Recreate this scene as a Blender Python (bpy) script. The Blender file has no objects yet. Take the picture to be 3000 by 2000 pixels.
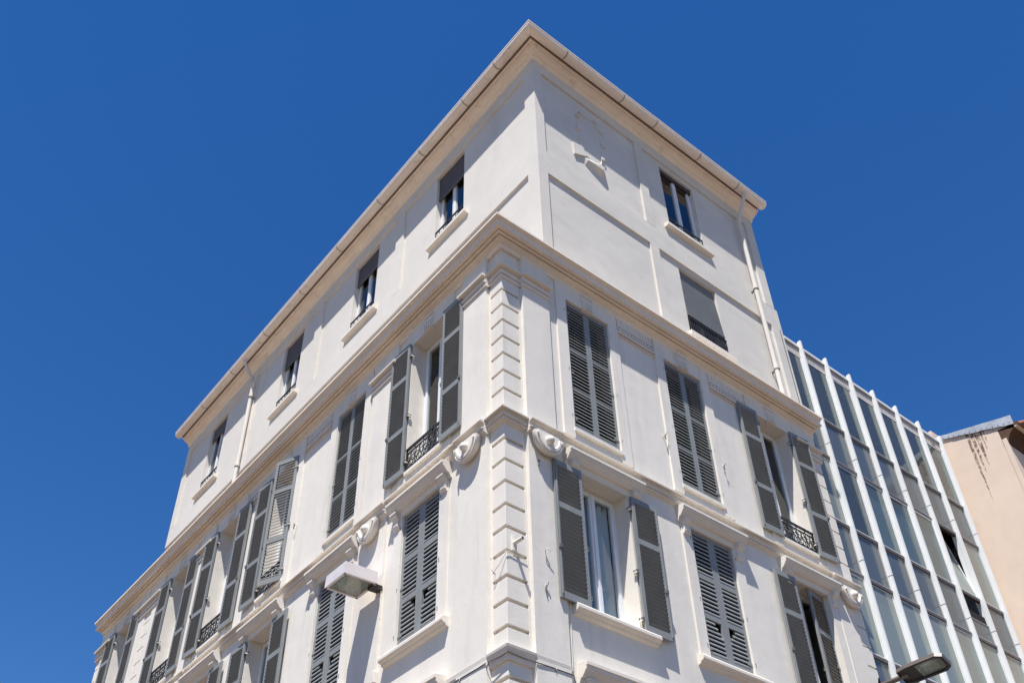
import bpy, bmesh, math, random
from mathutils import Vector, Matrix
random.seed(7)
scene = bpy.context.scene
col = scene.collection

# ------------------------------------------------------------------ camera
CAM = Vector((-7.13944, -8.36829, 1.65))
YAW, PITCH, ROLL = math.radians(48.77646), math.radians(42.51640), math.radians(-1.52727)
cy, sy, cp, sp = math.cos(YAW), math.sin(YAW), math.cos(PITCH), math.sin(PITCH)
Fw = Vector((cy*cp, sy*cp, sp)); Rt = Vector((sy, -cy, 0)); Up = Rt.cross(Fw)
cr, sr = math.cos(ROLL), math.sin(ROLL)
Rt, Up = Rt*cr + Up*sr, Up*cr - Rt*sr
cam_data = bpy.data.cameras.new("camera")
cam = bpy.data.objects.new("camera", cam_data); col.objects.link(cam)
M = Matrix.Identity(4)
for i in range(3):
    M[i][0], M[i][1], M[i][2], M[i][3] = Rt[i], Up[i], -Fw[i], CAM[i]
cam.matrix_world = M
cam_data.sensor_width = 36.0
cam_data.lens = 2952.87*36/3000
cam_data.clip_start = 0.1; cam_data.clip_end = 3000
scene.camera = cam

# ------------------------------------------------------------------ world, sun, exposure
SUN = Vector((-1.455, -1.0, 4.07)).normalized()
elev = math.asin(SUN.z)
world = bpy.data.worlds.new("World"); scene.world = world; world.use_nodes = True
wt = world.node_tree; wt.nodes.clear()
sky = wt.nodes.new('ShaderNodeTexSky'); sky.sky_type = 'NISHITA'; sky.sun_disc = False
sky.sun_elevation = elev; sky.sun_rotation = math.atan2(SUN.x, SUN.y) % (2*math.pi)
sky.altitude = 300; sky.air_density = 1.0; sky.dust_density = 0.0; sky.ozone_density = 3.0
hs = wt.nodes.new('ShaderNodeHueSaturation'); hs.inputs['Saturation'].default_value = 1.32
hs.inputs['Hue'].default_value = 0.509; hs.inputs['Value'].default_value = 1.0
bg = wt.nodes.new('ShaderNodeBackground'); bg.inputs['Strength'].default_value = 0.078
wo = wt.nodes.new('ShaderNodeOutputWorld')
wt.links.new(sky.outputs[0], hs.inputs['Color']); wt.links.new(hs.outputs[0], bg.inputs[0]); wt.links.new(bg.outputs[0], wo.inputs[0])
sd = bpy.data.lights.new("sun", 'SUN'); sd.energy = 4.6; sd.angle = math.radians(0.53); sd.color = (1.0, 0.965, 0.915)
so = bpy.data.objects.new("sun", sd); col.objects.link(so)
so.rotation_euler = SUN.to_track_quat('Z', 'Y').to_euler(); so.location = (-20, -14, 60)
scene.view_settings.view_transform = 'Standard'; scene.view_settings.look = 'None'
scene.view_settings.exposure = 0.85; scene.view_settings.gamma = 1.0
scene.render.engine = 'CYCLES'
scene.cycles.max_bounces = 8; scene.cycles.diffuse_bounces = 5; scene.cycles.transparent_max_bounces = 12

# ------------------------------------------------------------------ materials
def mat(name, base, rough=0.8, spec=0.3, metal=0.0, noise=None, bump=None, dirt=None, stretch=(1, 1, 1)):
    """noise=(scale, amount); bump=(scale, strength); dirt=(scale, color, lo, hi)"""
    m = bpy.data.materials.new(name); m.use_nodes = True
    nt = m.node_tree; N = nt.nodes; L = nt.links
    b = N['Principled BSDF']; b.inputs['Roughness'].default_value = rough
    b.inputs['Specular IOR Level'].default_value = spec; b.inputs['Metallic'].default_value = metal
    geo = N.new('ShaderNodeNewGeometry')
    mp = N.new('ShaderNodeMapping'); mp.inputs['Scale'].default_value = stretch
    L.new(geo.outputs['Position'], mp.inputs['Vector'])
    rgb = N.new('ShaderNodeRGB'); rgb.outputs[0].default_value = (*base, 1); cur = rgb.outputs[0]
    if noise:
        for sc, am in noise:
            t = N.new('ShaderNodeTexNoise'); t.inputs['Scale'].default_value = sc; t.inputs['Detail'].default_value = 5
            L.new(mp.outputs[0], t.inputs['Vector'])
            r = N.new('ShaderNodeMapRange'); r.inputs[1].default_value = .3; r.inputs[2].default_value = .7
            r.inputs[3].default_value = 1-am; r.inputs[4].default_value = 1+am
            L.new(t.outputs[0], r.inputs[0])
            mx = N.new('ShaderNodeVectorMath'); mx.operation = 'SCALE'
            L.new(cur, mx.inputs[0]); L.new(r.outputs[0], mx.inputs['Scale']); cur = mx.outputs[0]
    if dirt:
        for sc, dc, lo, hi, st in dirt:
            mp2 = N.new('ShaderNodeMapping'); mp2.inputs['Scale'].default_value = st
            L.new(geo.outputs['Position'], mp2.inputs['Vector'])
            t = N.new('ShaderNodeTexNoise'); t.inputs['Scale'].default_value = sc; t.inputs['Detail'].default_value = 7
            t.inputs['Roughness'].default_value = .65
            L.new(mp2.outputs[0], t.inputs['Vector'])
            r = N.new('ShaderNodeMapRange'); r.inputs[1].default_value = lo; r.inputs[2].default_value = hi
            L.new(t.outputs[0], r.inputs[0])
            mx = N.new('ShaderNodeMix'); mx.data_type = 'RGBA'
            L.new(r.outputs[0], mx.inputs[0]); L.new(cur, mx.inputs[6]); mx.inputs[7].default_value = (*dc, 1); cur = mx.outputs[2]
    L.new(cur, b.inputs['Base Color'])
    if bump:
        prev = None
        for sc, stg, dist in bump:
            t = N.new('ShaderNodeTexNoise'); t.inputs['Scale'].default_value = sc; t.inputs['Detail'].default_value = 6
            L.new(mp.outputs[0], t.inputs['Vector'])
            bp = N.new('ShaderNodeBump'); bp.inputs['Strength'].default_value = stg; bp.inputs['Distance'].default_value = dist
            L.new(t.outputs[0], bp.inputs['Height'])
            if prev: L.new(prev, bp.inputs['Normal'])
            prev = bp.outputs[0]
        L.new(prev, b.inputs['Normal'])
    return m

def glass(name, tint, refl=(1, 1, 1), rough=0.0, base=None, basemix=0.0, ior=1.5, wav=0.0):
    m = bpy.data.materials.new(name); m.use_nodes = True
    nt = m.node_tree; N = nt.nodes; L = nt.links; N.clear()
    o = N.new('ShaderNodeOutputMaterial'); tr = N.new('ShaderNodeBsdfTransparent'); tr.inputs[0].default_value = (*tint, 1)
    gl = N.new('ShaderNodeBsdfGlossy'); gl.inputs['Roughness'].default_value = rough; gl.inputs[0].default_value = (*refl, 1)
    lw = N.new('ShaderNodeLayerWeight'); lw.inputs['Blend'].default_value = .5
    pw = N.new('ShaderNodeMath'); pw.operation = 'POWER'; pw.inputs[1].default_value = 5; L.new(lw.outputs['Facing'], pw.inputs[0])
    fr = N.new('ShaderNodeMath'); fr.operation = 'MULTIPLY_ADD'; L.new(pw.outputs[0], fr.inputs[0]); f0 = ((ior-1)/(ior+1))**2*1.8; fr.inputs[1].default_value = 1-f0; fr.inputs[2].default_value = f0
    mx = N.new('ShaderNodeMixShader')
    inner = tr.outputs[0]
    if base:
        df = N.new('ShaderNodeBsdfDiffuse'); df.inputs[0].default_value = (*base, 1)
        m2 = N.new('ShaderNodeMixShader'); m2.inputs[0].default_value = basemix
        L.new(tr.outputs[0], m2.inputs[1]); L.new(df.outputs[0], m2.inputs[2]); inner = m2.outputs[0]
    if wav:
        geo = N.new('ShaderNodeNewGeometry'); t = N.new('ShaderNodeTexNoise'); t.inputs['Scale'].default_value = 1.3
        L.new(geo.outputs['Position'], t.inputs['Vector'])
        bp = N.new('ShaderNodeBump'); bp.inputs['Strength'].default_value = wav; bp.inputs['Distance'].default_value = .02
        L.new(t.outputs[0], bp.inputs['Height']); L.new(bp.outputs[0], gl.inputs['Normal']);
    L.new(fr.outputs[0], mx.inputs[0]); L.new(inner, mx.inputs[1]); L.new(gl.outputs[0], mx.inputs[2]); L.new(mx.outputs[0], o.inputs[0])
    return m

STUCCO = mat("white_stucco", (.735, .69, .618), .9, .15, noise=[(.5, .03), (2.2, .02)], bump=[(55, .18, .01), (3.5, .25, .02)],
             dirt=[(1.3, (.56, .525, .475), .50, .9, (1, 1, .22)), (6, (.6, .565, .51), .55, .85, (1, 1, .12))])
UPPER = mat("upper_white_stucco", (.66, .62, .56), .9, .15, noise=[(.5, .035), (2.2, .02)], bump=[(55, .18, .01), (3.5, .25, .02)],
            dirt=[(1.3, (.54, .51, .46), .55, .95, (1, 1, .25))])
RENDER2 = mat("grey_white_stucco", (.645, .61, .55), .9, .15, noise=[(.7, .05), (2.4, .035)], bump=[(40, .15, .01), (2, .25, .02)],
              dirt=[(.9, (.55, .525, .48), .52, .85, (1, 1, 2.2))], stretch=(1, 1, 1.5))
TRIM = mat("moulding_plaster", (.72, .665, .59), .85, .2, noise=[(1.5, .04), (9, .03)], bump=[(30, .15, .01)],
           dirt=[(9, (.50, .44, .37), .62, .9, (1, 1, .5))])
TOPTRIM = mat("weathered_cornice", (.80, .715, .62), .85, .2, noise=[(1.5, .05), (9, .04)], bump=[(30, .2, .01)],
              dirt=[(11, (.42, .35, .28), .62, .85, (1, 1, 1))])
GUTTER = mat("beige_gutter_paint", (.83, .73, .635), .55, .4, noise=[(2, .05)], dirt=[(3, (.42, .36, .28), .58, .85, (1, 1, 1))])
SLOT = mat("gutter_shadow_gap", (.17, .125, .10), .8, .2)  # dark brown painted in for the shadow gap behind the gutter
JOINT = mat("gutter_joint_paint", (.42, .36, .31), .6, .3)
SHUT = mat("blue_grey_shutter_paint", (.235, .243, .238), .55, .4, noise=[(3, .06), (25, .04)], bump=[(60, .1, .004)],
           dirt=[(5, (.16, .165, .16), .58, .85, (1, 1, .4))])
SLAT = mat("shaded_slat_paint", (.20, .203, .193), .6, .3, noise=[(4, .08)])  # open-leaf slats: same shutter paint, darkened for their shaded undersides
IRON = mat("black_wrought_iron", (.018, .018, .02), .5, .5)
IRON2 = mat("grey_iron_fitting", (.12, .12, .12), .6, .5)
PVC = mat("white_window_paint", (.74, .75, .76), .4, .4, noise=[(5, .03)])
DFRAME = mat("shaded_window_frame", (.03, .026, .024), .7, .2)  # near-black frame colour imitates shade behind the closed louvres
GLASS = glass("window_glass", (.72, .78, .80), wav=.05)
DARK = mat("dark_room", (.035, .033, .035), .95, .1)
ROLL1 = mat("dark_grey_roller_slats", (.085, .085, .098), .5, .4, noise=[(4, .06)])
ROLL2 = mat("blue_grey_roller_slats", (.19, .20, .20), .5, .4, noise=[(4, .06)])
CURT = mat("pale_curtain", (.62, .68, .72), .9, .1)
FIN = mat("white_aluminium", (.75, .755, .745), .35, .5, noise=[(1.2, .04), (14, .03)], stretch=(1, 1, .3))
CONC = mat("stained_concrete", (.50, .46, .42), .9, .2, noise=[(2, .1), (12, .08)], bump=[(25, .3, .02)],
           dirt=[(2.6, (.12, .09, .08), .55, .70, (1, 1, 1))])
SPAN = glass("spandrel_glass", (.1, .1, .1), base=(.105, .125, .14), basemix=.97, rough=.16, refl=(.8, .82, .78), wav=.15, ior=1.6)
MGLASS = glass("office_glass", (.50, .60, .60), wav=.12, ior=1.6, rough=.09, base=(.42, .45, .41), basemix=.5, refl=(.86, .90, .84))
CLEAR = glass("office_clear_glass", (.42, .50, .52), wav=.14, ior=1.6, rough=.07, base=(.30, .34, .33), basemix=.2, refl=(.86, .90, .86))
BLIND = mat("pale_blind", (.52, .57, .55), .9, .1, noise=[(.9, .10)])
ALU = mat("brown_grey_transom", (.30, .28, .27), .5, .4)
ALUD = mat("dark_joint_and_shadow", (.05, .04, .04), .7, .2)  # fin joints, and the shadow line painted under the transoms
ZINC = mat("grey_zinc", (.48, .50, .53), .45, .5, metal=.3, noise=[(3, .15), (15, .1)], bump=[(6, .4, .03)])
BROWN = mat("brown_eave_paint", (.10, .055, .035), .8, .2, noise=[(4, .15)])
TILE = mat("terracotta_tile", (.28, .13, .08), .85, .2, noise=[(5, .2)])
LAMPW = mat("white_lantern_paint", (.64, .59, .585), .5, .4, noise=[(6, .06)], dirt=[(8, (.5, .44, .42), .6, .9, (1, 1, .3))])
LAMPG = glass("lantern_glass", (.75, .82, .78), base=(.42, .47, .42), basemix=.38)
LAMPB = mat("brown_lamp_metal", (.10, .082, .072), .45, .5, noise=[(7, .08)])
LAMPD = mat("dark_lamp_rim", (.035, .03, .028), .5, .4)
BULB = mat("lamp_reflector", (.55, .52, .44), .25, .5, metal=.6, noise=[(14, .25)])
PAVE = mat("street_paving", (.12, .082, .055), .9, .2, noise=[(.4, .08), (6, .06)], bump=[(30, .2, .01)])
ASPH = mat("asphalt", (.06, .058, .056), .9, .2, noise=[(1, .1)])

# ------------------------------------------------------------------ mesh helper
class MB:
    def __init__(s, xf=None): s.v = []; s.f = []; s.m = []; s.sm = []; s.mats = []; s.xf = xf
    def mi(s, m):
        if m not in s.mats: s.mats.append(m)
        return s.mats.index(m)
    def add(s, vs, fs, m, smooth=False):
        b = len(s.v); s.v += [Vector(s.xf(*p)) if s.xf else Vector(p) for p in vs]
        k = s.mi(m)
        for f in fs: s.f.append([b+i for i in f]); s.m.append(k); s.sm.append(smooth)
    def box(s, x0, x1, y0, y1, z0, z1, m, T=None):
        P = [(x, y, z) for x in (x0, x1) for y in (y0, y1) for z in (z0, z1)]
        if T: P = [tuple(T @ Vector(p)) for p in P]
        s.add(P, [(0, 1, 3, 2), (4, 6, 7, 5), (0, 4, 5, 1), (2, 3, 7, 6), (0, 2, 6, 4), (1, 5, 7, 3)], m)
    def quad(s, a, b, c, d, m): s.add([a, b, c, d], [(0, 1, 2, 3)], m)
    def prism(s, poly, y0, y1, m):      # poly in (x,z), extruded along y
        n = len(poly)
        vs = [(x, y0, z) for x, z in poly]+[(x, y1, z) for x, z in poly]
        s.add(vs, [tuple(range(n)), tuple(range(n, 2*n))]+[(i, (i+1) % n, n+(i+1) % n, n+i) for i in range(n)], m)
    def prismx(s, poly, x0, x1, m):     # poly in (y,z), extruded along x
        n = len(poly)
        vs = [(x0, y, z) for y, z in poly]+[(x1, y, z) for y, z in poly]
        s.add(vs, [tuple(range(n)), tuple(range(n, 2*n))]+[(i, (i+1) % n, n+(i+1) % n, n+i) for i in range(n)], m)
    def tube(s, pts, r, m, n=8, cap=True):
        pts = [Vector(p) for p in pts]; rings = []
        for i, p in enumerate(pts):
            t = (pts[min(i+1, len(pts)-1)]-pts[max(i-1, 0)]).normalized()
            a = t.cross(Vector((0, 0, 1)) if abs(t.z) < .9 else Vector((1, 0, 0))).normalized(); b = t.cross(a)
            rr = r[i] if isinstance(r, (list, tuple)) else r
            rings.append([tuple(p+(a*math.cos(2*math.pi*k/n)+b*math.sin(2*math.pi*k/n))*rr) for k in range(n)])
        vs = sum(rings, []); fs = []
        for i in range(len(pts)-1):
            for k in range(n): fs.append((i*n+k, i*n+(k+1) % n, (i+1)*n+(k+1) % n, (i+1)*n+k))
        s.add(vs, fs, m, True)
        if cap: s.add(rings[0], [tuple(range(n))], m); s.add(rings[-1], [tuple(range(n))], m)
    def build(s, name, parent=None, loc=None, rotz=0.0, bevel=0):
        me = bpy.data.meshes.new(name)
        me.from_pydata([tuple(v) for v in s.v], [], s.f)
        for m in s.mats: me.materials.append(m)
        me.polygons.foreach_set('material_index', s.m); me.polygons.foreach_set('use_smooth', s.sm)
        bm = bmesh.new(); bm.from_mesh(me); bmesh.ops.recalc_face_normals(bm, faces=bm.faces); bm.to_mesh(me); bm.free()
        me.update()
        o = bpy.data.objects.new(name, me); col.objects.link(o)
        if parent: o.parent = parent
        if loc: o.location = loc
        o.rotation_euler[2] = rotz
        if bevel:
            md = o.modifiers.new("bevel", 'BEVEL'); md.width = bevel; md.segments = 2; md.limit_method = 'ANGLE'
            md.angle_limit = math.radians(40); md.harden_normals = False
        return o
def inst(o, parent, loc=None, rotz=None):
    c = o.copy(); col.objects.link(c); c.parent = parent
    if loc is not None: c.location = loc
    if rotz is not None: c.rotation_euler[2] = rotz
    return c
def thing(name, label, cat, loc, group=None, rotz=0):
    e = bpy.data.objects.new(name, None); col.objects.link(e); e.location = loc; e.rotation_euler[2] = rotz
    e['label'] = label; e['category'] = cat; e.empty_display_size = .3
    if group: e['group'] = group
    return e

# ------------------------------------------------------------------ facade frames: u along, o outward, z up
DELTA = math.radians(-2.44262)
dL = Vector((-math.sin(DELTA), math.cos(DELTA), 0)); nL = Vector((-math.cos(DELTA), -math.sin(DELTA), 0))
def PR(u, o, z): return Vector((u, -o, z))
def PL(u, o, z): return dL*u + nL*o + Vector((0, 0, z))
ROTL = math.atan2(-dL.y, -dL.x)
FR = {'R': (PR, 0.0, 1), 'L': (PL, ROTL, -1)}
def corner(oR, oL, z):
    y = -oR; x = (oL - y*nL.y)/nL.x
    return Vector((x, y, z))
UE = -0.97            # the two added storeys stand back from the left facade
L_END, R_END, R_END_UP = 16.9, 8.15, 8.05

house = thing("corner_building", "white stucco corner building with blue-grey louvred shutters and heavy cornices", "building", (0, 0, 0))

def sweep(name, prof, segs, m, parent=house, close=True):
    """sweep a closed (o,z) profile through station functions"""
    b = MB(); n = len(prof); rings = []
    for st in segs: rings.append([tuple(st(o, z)) for o, z in prof])
    vs = sum(rings, [])
    fs = [(i*n+k, i*n+(k+1) % n, (i+1)*n+(k+1) % n, (i+1)*n+k) for i in range(len(segs)-1) for k in range(n)]
    fs += [tuple(range(n)), tuple(range((len(segs)-1)*n, len(segs)*n))]
    b.add(vs, fs, m)
    return b.build(name, parent)
def grid(b, P, us, zs, holes, o, depth, m):
    """wall sheet over us x zs with rectangular holes (u0,u1,z0,z1) and reveals"""
    U = sorted(set(us+[h[0] for h in holes]+[h[1] for h in holes])); Z = sorted(set(zs+[h[2] for h in holes]+[h[3] for h in holes]))
    b.xf = P
    for i in range(len(U)-1):
        for j in range(len(Z)-1):
            uc, zc = (U[i]+U[i+1])/2, (Z[j]+Z[j+1])/2
            if any(h[0] < uc < h[1] and h[2] < zc < h[3] for h in holes): continue
            b.quad((U[i], o, Z[j]), (U[i+1], o, Z[j]), (U[i+1], o, Z[j+1]), (U[i], o, Z[j+1]), m)
    for u0, u1, z0, z1 in holes:
        i = o-depth
        b.quad((u0, o, z0), (u0, o, z1), (u0, i, z1), (u0, i, z0), m); b.quad((u1, o, z0), (u1, o, z1), (u1, i, z1), (u1, i, z0), m)
        b.quad((u0, o, z0), (u1, o, z0), (u1, i, z0), (u0, i, z0), m); b.quad((u0, o, z1), (u1, o, z1), (u1, i, z1), (u0, i, z1), m)

# ------------------------------------------------------------------ main walls
HW = .49
CL = [1.98, 4.5, 6.98, 9.45, 11.9, 15.2]; CR = [1.86, 4.21, 6.70]
Z2 = (10.78, 13.47); Z1 = (7.86, 10.0); Z0 = (4.75, 6.78)
hL = [(c-HW, c+HW, *Z2) for c in CL]+[(c-HW, c+HW, *Z1) for c in CL]+[(CL[0]-HW, CL[0]+HW, *Z0)]
hR = [(c-HW, c+HW, *Z2) for c in CR]+[(c-HW, c+HW, *Z1) for c in CR]+[(CR[0]-HW, CR[0]+HW, *Z0)]
b = MB()
grid(b, PL, [.35, L_END-.3], [0, 14.0], hL, 0, .34, STUCCO)
grid(b, PR, [.41, R_END-.02], [0, 14.0], hR, 0, .34, STUCCO)
b.xf = None
# rear walls, terrace and a dark core that closes the rooms
a1, a2 = PL(L_END, -.02, 0), PL(L_END, -9, 0)
b.quad(tuple(a1), tuple(a2), (a2.x, a2.y, 14.1), (a1.x, a1.y, 14.1), STUCCO)
a1, a2 = Vector((R_END, .02, 0)), Vector((R_END, 9, 0))
b.quad(tuple(a1), tuple(a2), (a2.x, a2.y, 14.1), (a1.x, a1.y, 14.1), STUCCO)
wall = b.build("wall", house)
b = MB()
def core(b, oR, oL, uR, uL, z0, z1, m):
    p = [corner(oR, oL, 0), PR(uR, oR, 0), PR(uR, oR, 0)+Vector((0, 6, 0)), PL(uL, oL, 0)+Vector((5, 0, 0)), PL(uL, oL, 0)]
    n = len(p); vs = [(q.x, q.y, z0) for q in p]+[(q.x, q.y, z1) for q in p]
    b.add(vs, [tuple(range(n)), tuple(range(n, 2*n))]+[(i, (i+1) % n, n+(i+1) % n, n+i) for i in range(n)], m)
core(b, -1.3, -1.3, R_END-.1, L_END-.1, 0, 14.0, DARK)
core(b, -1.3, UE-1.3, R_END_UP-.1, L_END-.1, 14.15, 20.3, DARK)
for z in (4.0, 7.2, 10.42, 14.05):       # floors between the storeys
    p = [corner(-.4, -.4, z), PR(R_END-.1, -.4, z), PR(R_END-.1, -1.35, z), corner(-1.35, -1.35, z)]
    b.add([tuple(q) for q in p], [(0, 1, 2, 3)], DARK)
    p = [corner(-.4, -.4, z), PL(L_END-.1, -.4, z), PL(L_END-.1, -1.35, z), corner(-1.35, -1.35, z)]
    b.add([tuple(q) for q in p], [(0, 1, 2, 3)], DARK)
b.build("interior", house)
# flat pilaster panels either side of the quoins
b = MB(PL)
PANL = [(.35, .98), (2.93, 3.72), (10.25, 10.95), (12.95, 13.4), (13.82, 14.35), (16.05, L_END-.3)]
for u0, u1 in PANL: b.box(u0, u1, -.1, .04, 0, 13.9, STUCCO)
b.xf = PR
PANR = [(.41, .97), (7.4, 7.86)]
for u0, u1 in PANR: b.box(u0, u1, -.1, .04, 0, 13.9, STUCCO)
b.build("pilaster", house)
# rusticated quoins
GZ = [12.90, 12.57, 12.24, 11.90, 11.565, 11.23, 10.89, 10.0, 9.65, 9.30, 8.94, 8.60, 8.25, 7.90, 7.575, 7.235, 6.6, 6.25, 5.9, 5.55]
def quoin_corner():
    b = MB()
    def L(oq, z0, z1, e):
        p = [corner(oq, oq, 0), PR(.415-e, oq, 0), PR(.415-e, -.2, 0), corner(-.2, -.2, 0), PL(.355-e, -.2, 0), PL(.355-e, oq, 0)]
        n = 6; vs = [(q.x, q.y, z0) for q in p]+[(q.x, q.y, z1) for q in p]
        b.add(vs, [(0, 1, 2, 3), (0, 3, 4, 5), (6, 7, 8, 9), (6, 9, 10, 11)]+[(i, (i+1) % n, n+(i+1) % n, n+i) for i in range(n)], STUCCO)
    L(-.075, 0, 13.9, 0)
    ed = sorted(GZ); zs = [0]+ed+[13.9]; g = .024
    for i in range(len(zs)-1):
        L(-.03, zs[i]+(g if i else 0), zs[i+1]-(g if i < len(zs)-2 else 0), .035)
    # margins that stop the grooves short of the panel edge
    b.xf = PR; b.box(.375, .414, -.1, -.029, 0, 13.9, STUCCO)
    b.xf = PL; b.box(.315, .354, -.1, -.029, 0, 13.9, STUCCO)
    return b.build("quoin", house, bevel=.006)
quoin_corner()
def quoin_flat(P, u0, u1, oq=-.0):
    b = MB(P); b.box(u0, u1, -.3, oq-.025, 0, 13.9, STUCCO)
    zs = [0]+sorted(GZ)+[13.9]; g = .018
    for i in range(len(zs)-1): b.box(u0+.002, u1-.002, -.3, oq, zs[i]+(g if i else 0), zs[i+1]-(g if i < len(zs)-2 else 0), STUCCO)
    return b.build("quoin", house)
quoin_flat(PR, 7.86, R_END, .02); quoin_flat(PL, 13.4, 13.82, .02); quoin_flat(PL, L_END-.3, L_END, .02)

# ------------------------------------------------------------------ mid cornice, string courses, capitals
def Ls(u): return lambda o, z: PL(u, o, z)
def Rs(u): return lambda o, z: PR(u, o, z)
def Cs(oR=0, oL=0): return lambda o, z: corner(o+oR, o+oL, z)
COR = [(-.05, 13.79), (.022, 13.79), (.03, 13.85), (.03, 13.875), (.075, 13.895), (.12, 13.915), (.12, 13.955), (.150, 13.955), (.150, 13.925), (.185, 13.925), (.185, 13.965), (.205, 13.965),
       (.205, 13.945), (.272, 13.945), (.272, 13.985), (.245, 13.99), (.248, 14.03), (.27, 14.075), (.305, 14.095), (.328, 14.10), (.328, 14.14), (-.05, 14.21)]
sweep("cornice", COR, [Ls(L_END+.02), Cs(), Rs(R_END+.01)], TOPTRIM)
b = MB()
for P, r in ((PL, (-1.35, L_END)), (PR, (-.3, R_END))):   # terrace behind the cornice
    pass
p = [corner(.2, .2, 14.17), PL(L_END, .2, 14.17), PL(L_END, -1.5, 14.17), corner(.2, -1.5, 14.17)]
b.add([tuple(q) for q in p], [(0, 1, 2, 3)], CONC)
b.build("terrace", house)
SPP = [(-.08, 10.225), (.045, 10.225), (.06, 10.24), (.10, 10.25), (.10, 10.268), (.085, 10.272), (.085, 10.29), (.118, 10.296), (.118, 10.314), (.09, 10.318), (.083, 10.335), (.085, 10.37),
       (.105, 10.395), (.14, 10.405), (.158, 10.412), (.158, 10.435), (-.08, 10.475)]
spp = SPP
sp = [(o-.034 if o > 0 else o, z+(.035 if z < 10.40 else .02)) for o, z in SPP]
segs = [(.99, PANL[1][0]), (PANL[1][1], PANL[2][0]), (PANL[2][1], PANL[3][0]), (14.36, PANL[5][0])]
b = MB()
def strip(b, prof, P, u0, u1, m):
    n = len(prof); vs = [tuple(P(u0, o, z)) for o, z in prof]+[tuple(P(u1, o, z)) for o, z in prof]
    b.add(vs, [tuple(range(n)), tuple(range(n, 2*n))]+[(i, (i+1) % n, n+(i+1) % n, n+i) for i in range(n)], m)
for u0, u1 in segs: strip(b, sp, PL, u0, u1, TRIM)
strip(b, sp, PR, .98, PANR[1][0], TRIM)
for u0, u1 in PANL[1:3]: strip(b, spp, PL, u0-.03, u1+.03, TRIM)
for u0, u1 in [(.335, 1.01)]: strip(b, spp, PL, u0, u1, TRIM)
strip(b, spp, PL, 12.92, 14.38, TRIM); strip(b, spp, PL, 16.02, L_END+.1, TRIM)
strip(b, spp, PR, .395, 1.0, TRIM); strip(b, spp, PR, 7.37, R_END+.01, TRIM)
n = len(sp); vs = []
for st in (Ls(.36), Cs(), Rs(.42)): vs += [tuple(st(o-.03, z)) for o, z in sp]
b.add(vs, [(i*n+k, i*n+(k+1) % n, (i+1)*n+(k+1) % n, (i+1)*n+k) for i in range(2) for k in range(n)], TRIM)
b.build("string_course", house)
# lower string course, with the dark strand drawn under it for its chipped shadow line
LOW = [(-.08, 6.86), (.02, 6.86), (.025, 6.89), (.04, 6.91), (.045, 6.96), (-.08, 6.985)]
LOWQ = [(-.08, 6.80), (.0, 6.80), (.01, 6.86), (.05, 6.93), (.055, 6.96), (-.08, 6.985)]
b = MB()
strip(b, LOW, PL, .33, 1.2, TRIM); strip(b, LOW, PR, .40, 1.02, TRIM)
strip(b, LOW, PL, 2.78, 16.0, TRIM); strip(b, LOW, PR, 2.6, 8.0, TRIM)
n = len(LOWQ); vs = []
for st in (Ls(.345), Cs(), Rs(.41)): vs += [tuple(st(o, z)) for o, z in LOWQ]
b.add(vs, [(i*n+k, i*n+(k+1) % n, (i+1)*n+(k+1) % n, (i+1)*n+k) for i in range(2) for k in range(n)]+[tuple(range(n)), tuple(range(2*n, 3*n))], TRIM)
b.build("lower_string_course", house)
# capitals: small double moulding near the top of each pilaster
CAP = [(-.05, 13.15), (.025, 13.15), (.03, 13.20), (.012, 13.205), (.012, 13.225), (.045, 13.23), (.045, 13.28), (.015, 13.285), (.015, 13.345), (.095, 13.36), (.10, 13.40), (-.05, 13.43)]
def cap(P, u0, u1, base):
    b = MB(); strip(b, [(o+base if o > -.04 else o, z) for o, z in CAP], P, u0, u1, TRIM); b.build("capital_moulding", house)
for u0, u1 in [(.335, 1.0), PANL[1], PANL[2], (12.93, 14.37), (16.03, L_END+.04)]: cap(PL, u0-.02, u1+.02, .04)
cap(PR, .395, .99, .04); cap(PR, 7.38, R_END+.03, .04)
b = MB()
n = len(CAP); vs = []
for st in (Ls(.36), Cs(), Rs(.42)): vs += [tuple(st(o-.03, z)) for o, z in CAP]
b.add(vs, [(i*n+k, i*n+(k+1) % n, (i+1)*n+(k+1) % n, (i+1)*n+k) for i in range(2) for k in range(n)], TRIM)
b.build("capital_moulding", house)
# fluted frieze panels between the second-floor windows
def frieze(side, u0, u1):
    P, rz, sg = FR[side]; b = MB(P)
    b.box(u0, u1, -.02, .022, 13.52, 13.81, STUCCO); b.box(u0-.03, u1+.03, -.02, .05, 13.42, 13.455, TRIM); b.box(u0-.03, u1+.03, -.02, .03, 13.36, 13.38, TRIM)
    k = 11
    for i in range(k):
        uc = u0+(i+.5)*(u1-u0)/k; b.prism([(uc-.018, 13.56), (uc+.018, 13.56), (uc+.018, 13.76), (uc-.018, 13.76)], .0, .034, STUCCO)
        b.box(uc-.014, uc+.014, 0, .042, 13.56, 13.60, STUCCO)
    return b.build("fluted_frieze", house)
for a, c in ((5.24, 6.22), (7.72, 8.7)): frieze('L', a, c)
for a, c in ((2.60, 3.46), (4.95, 5.94)): frieze('R', a, c)

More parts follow.
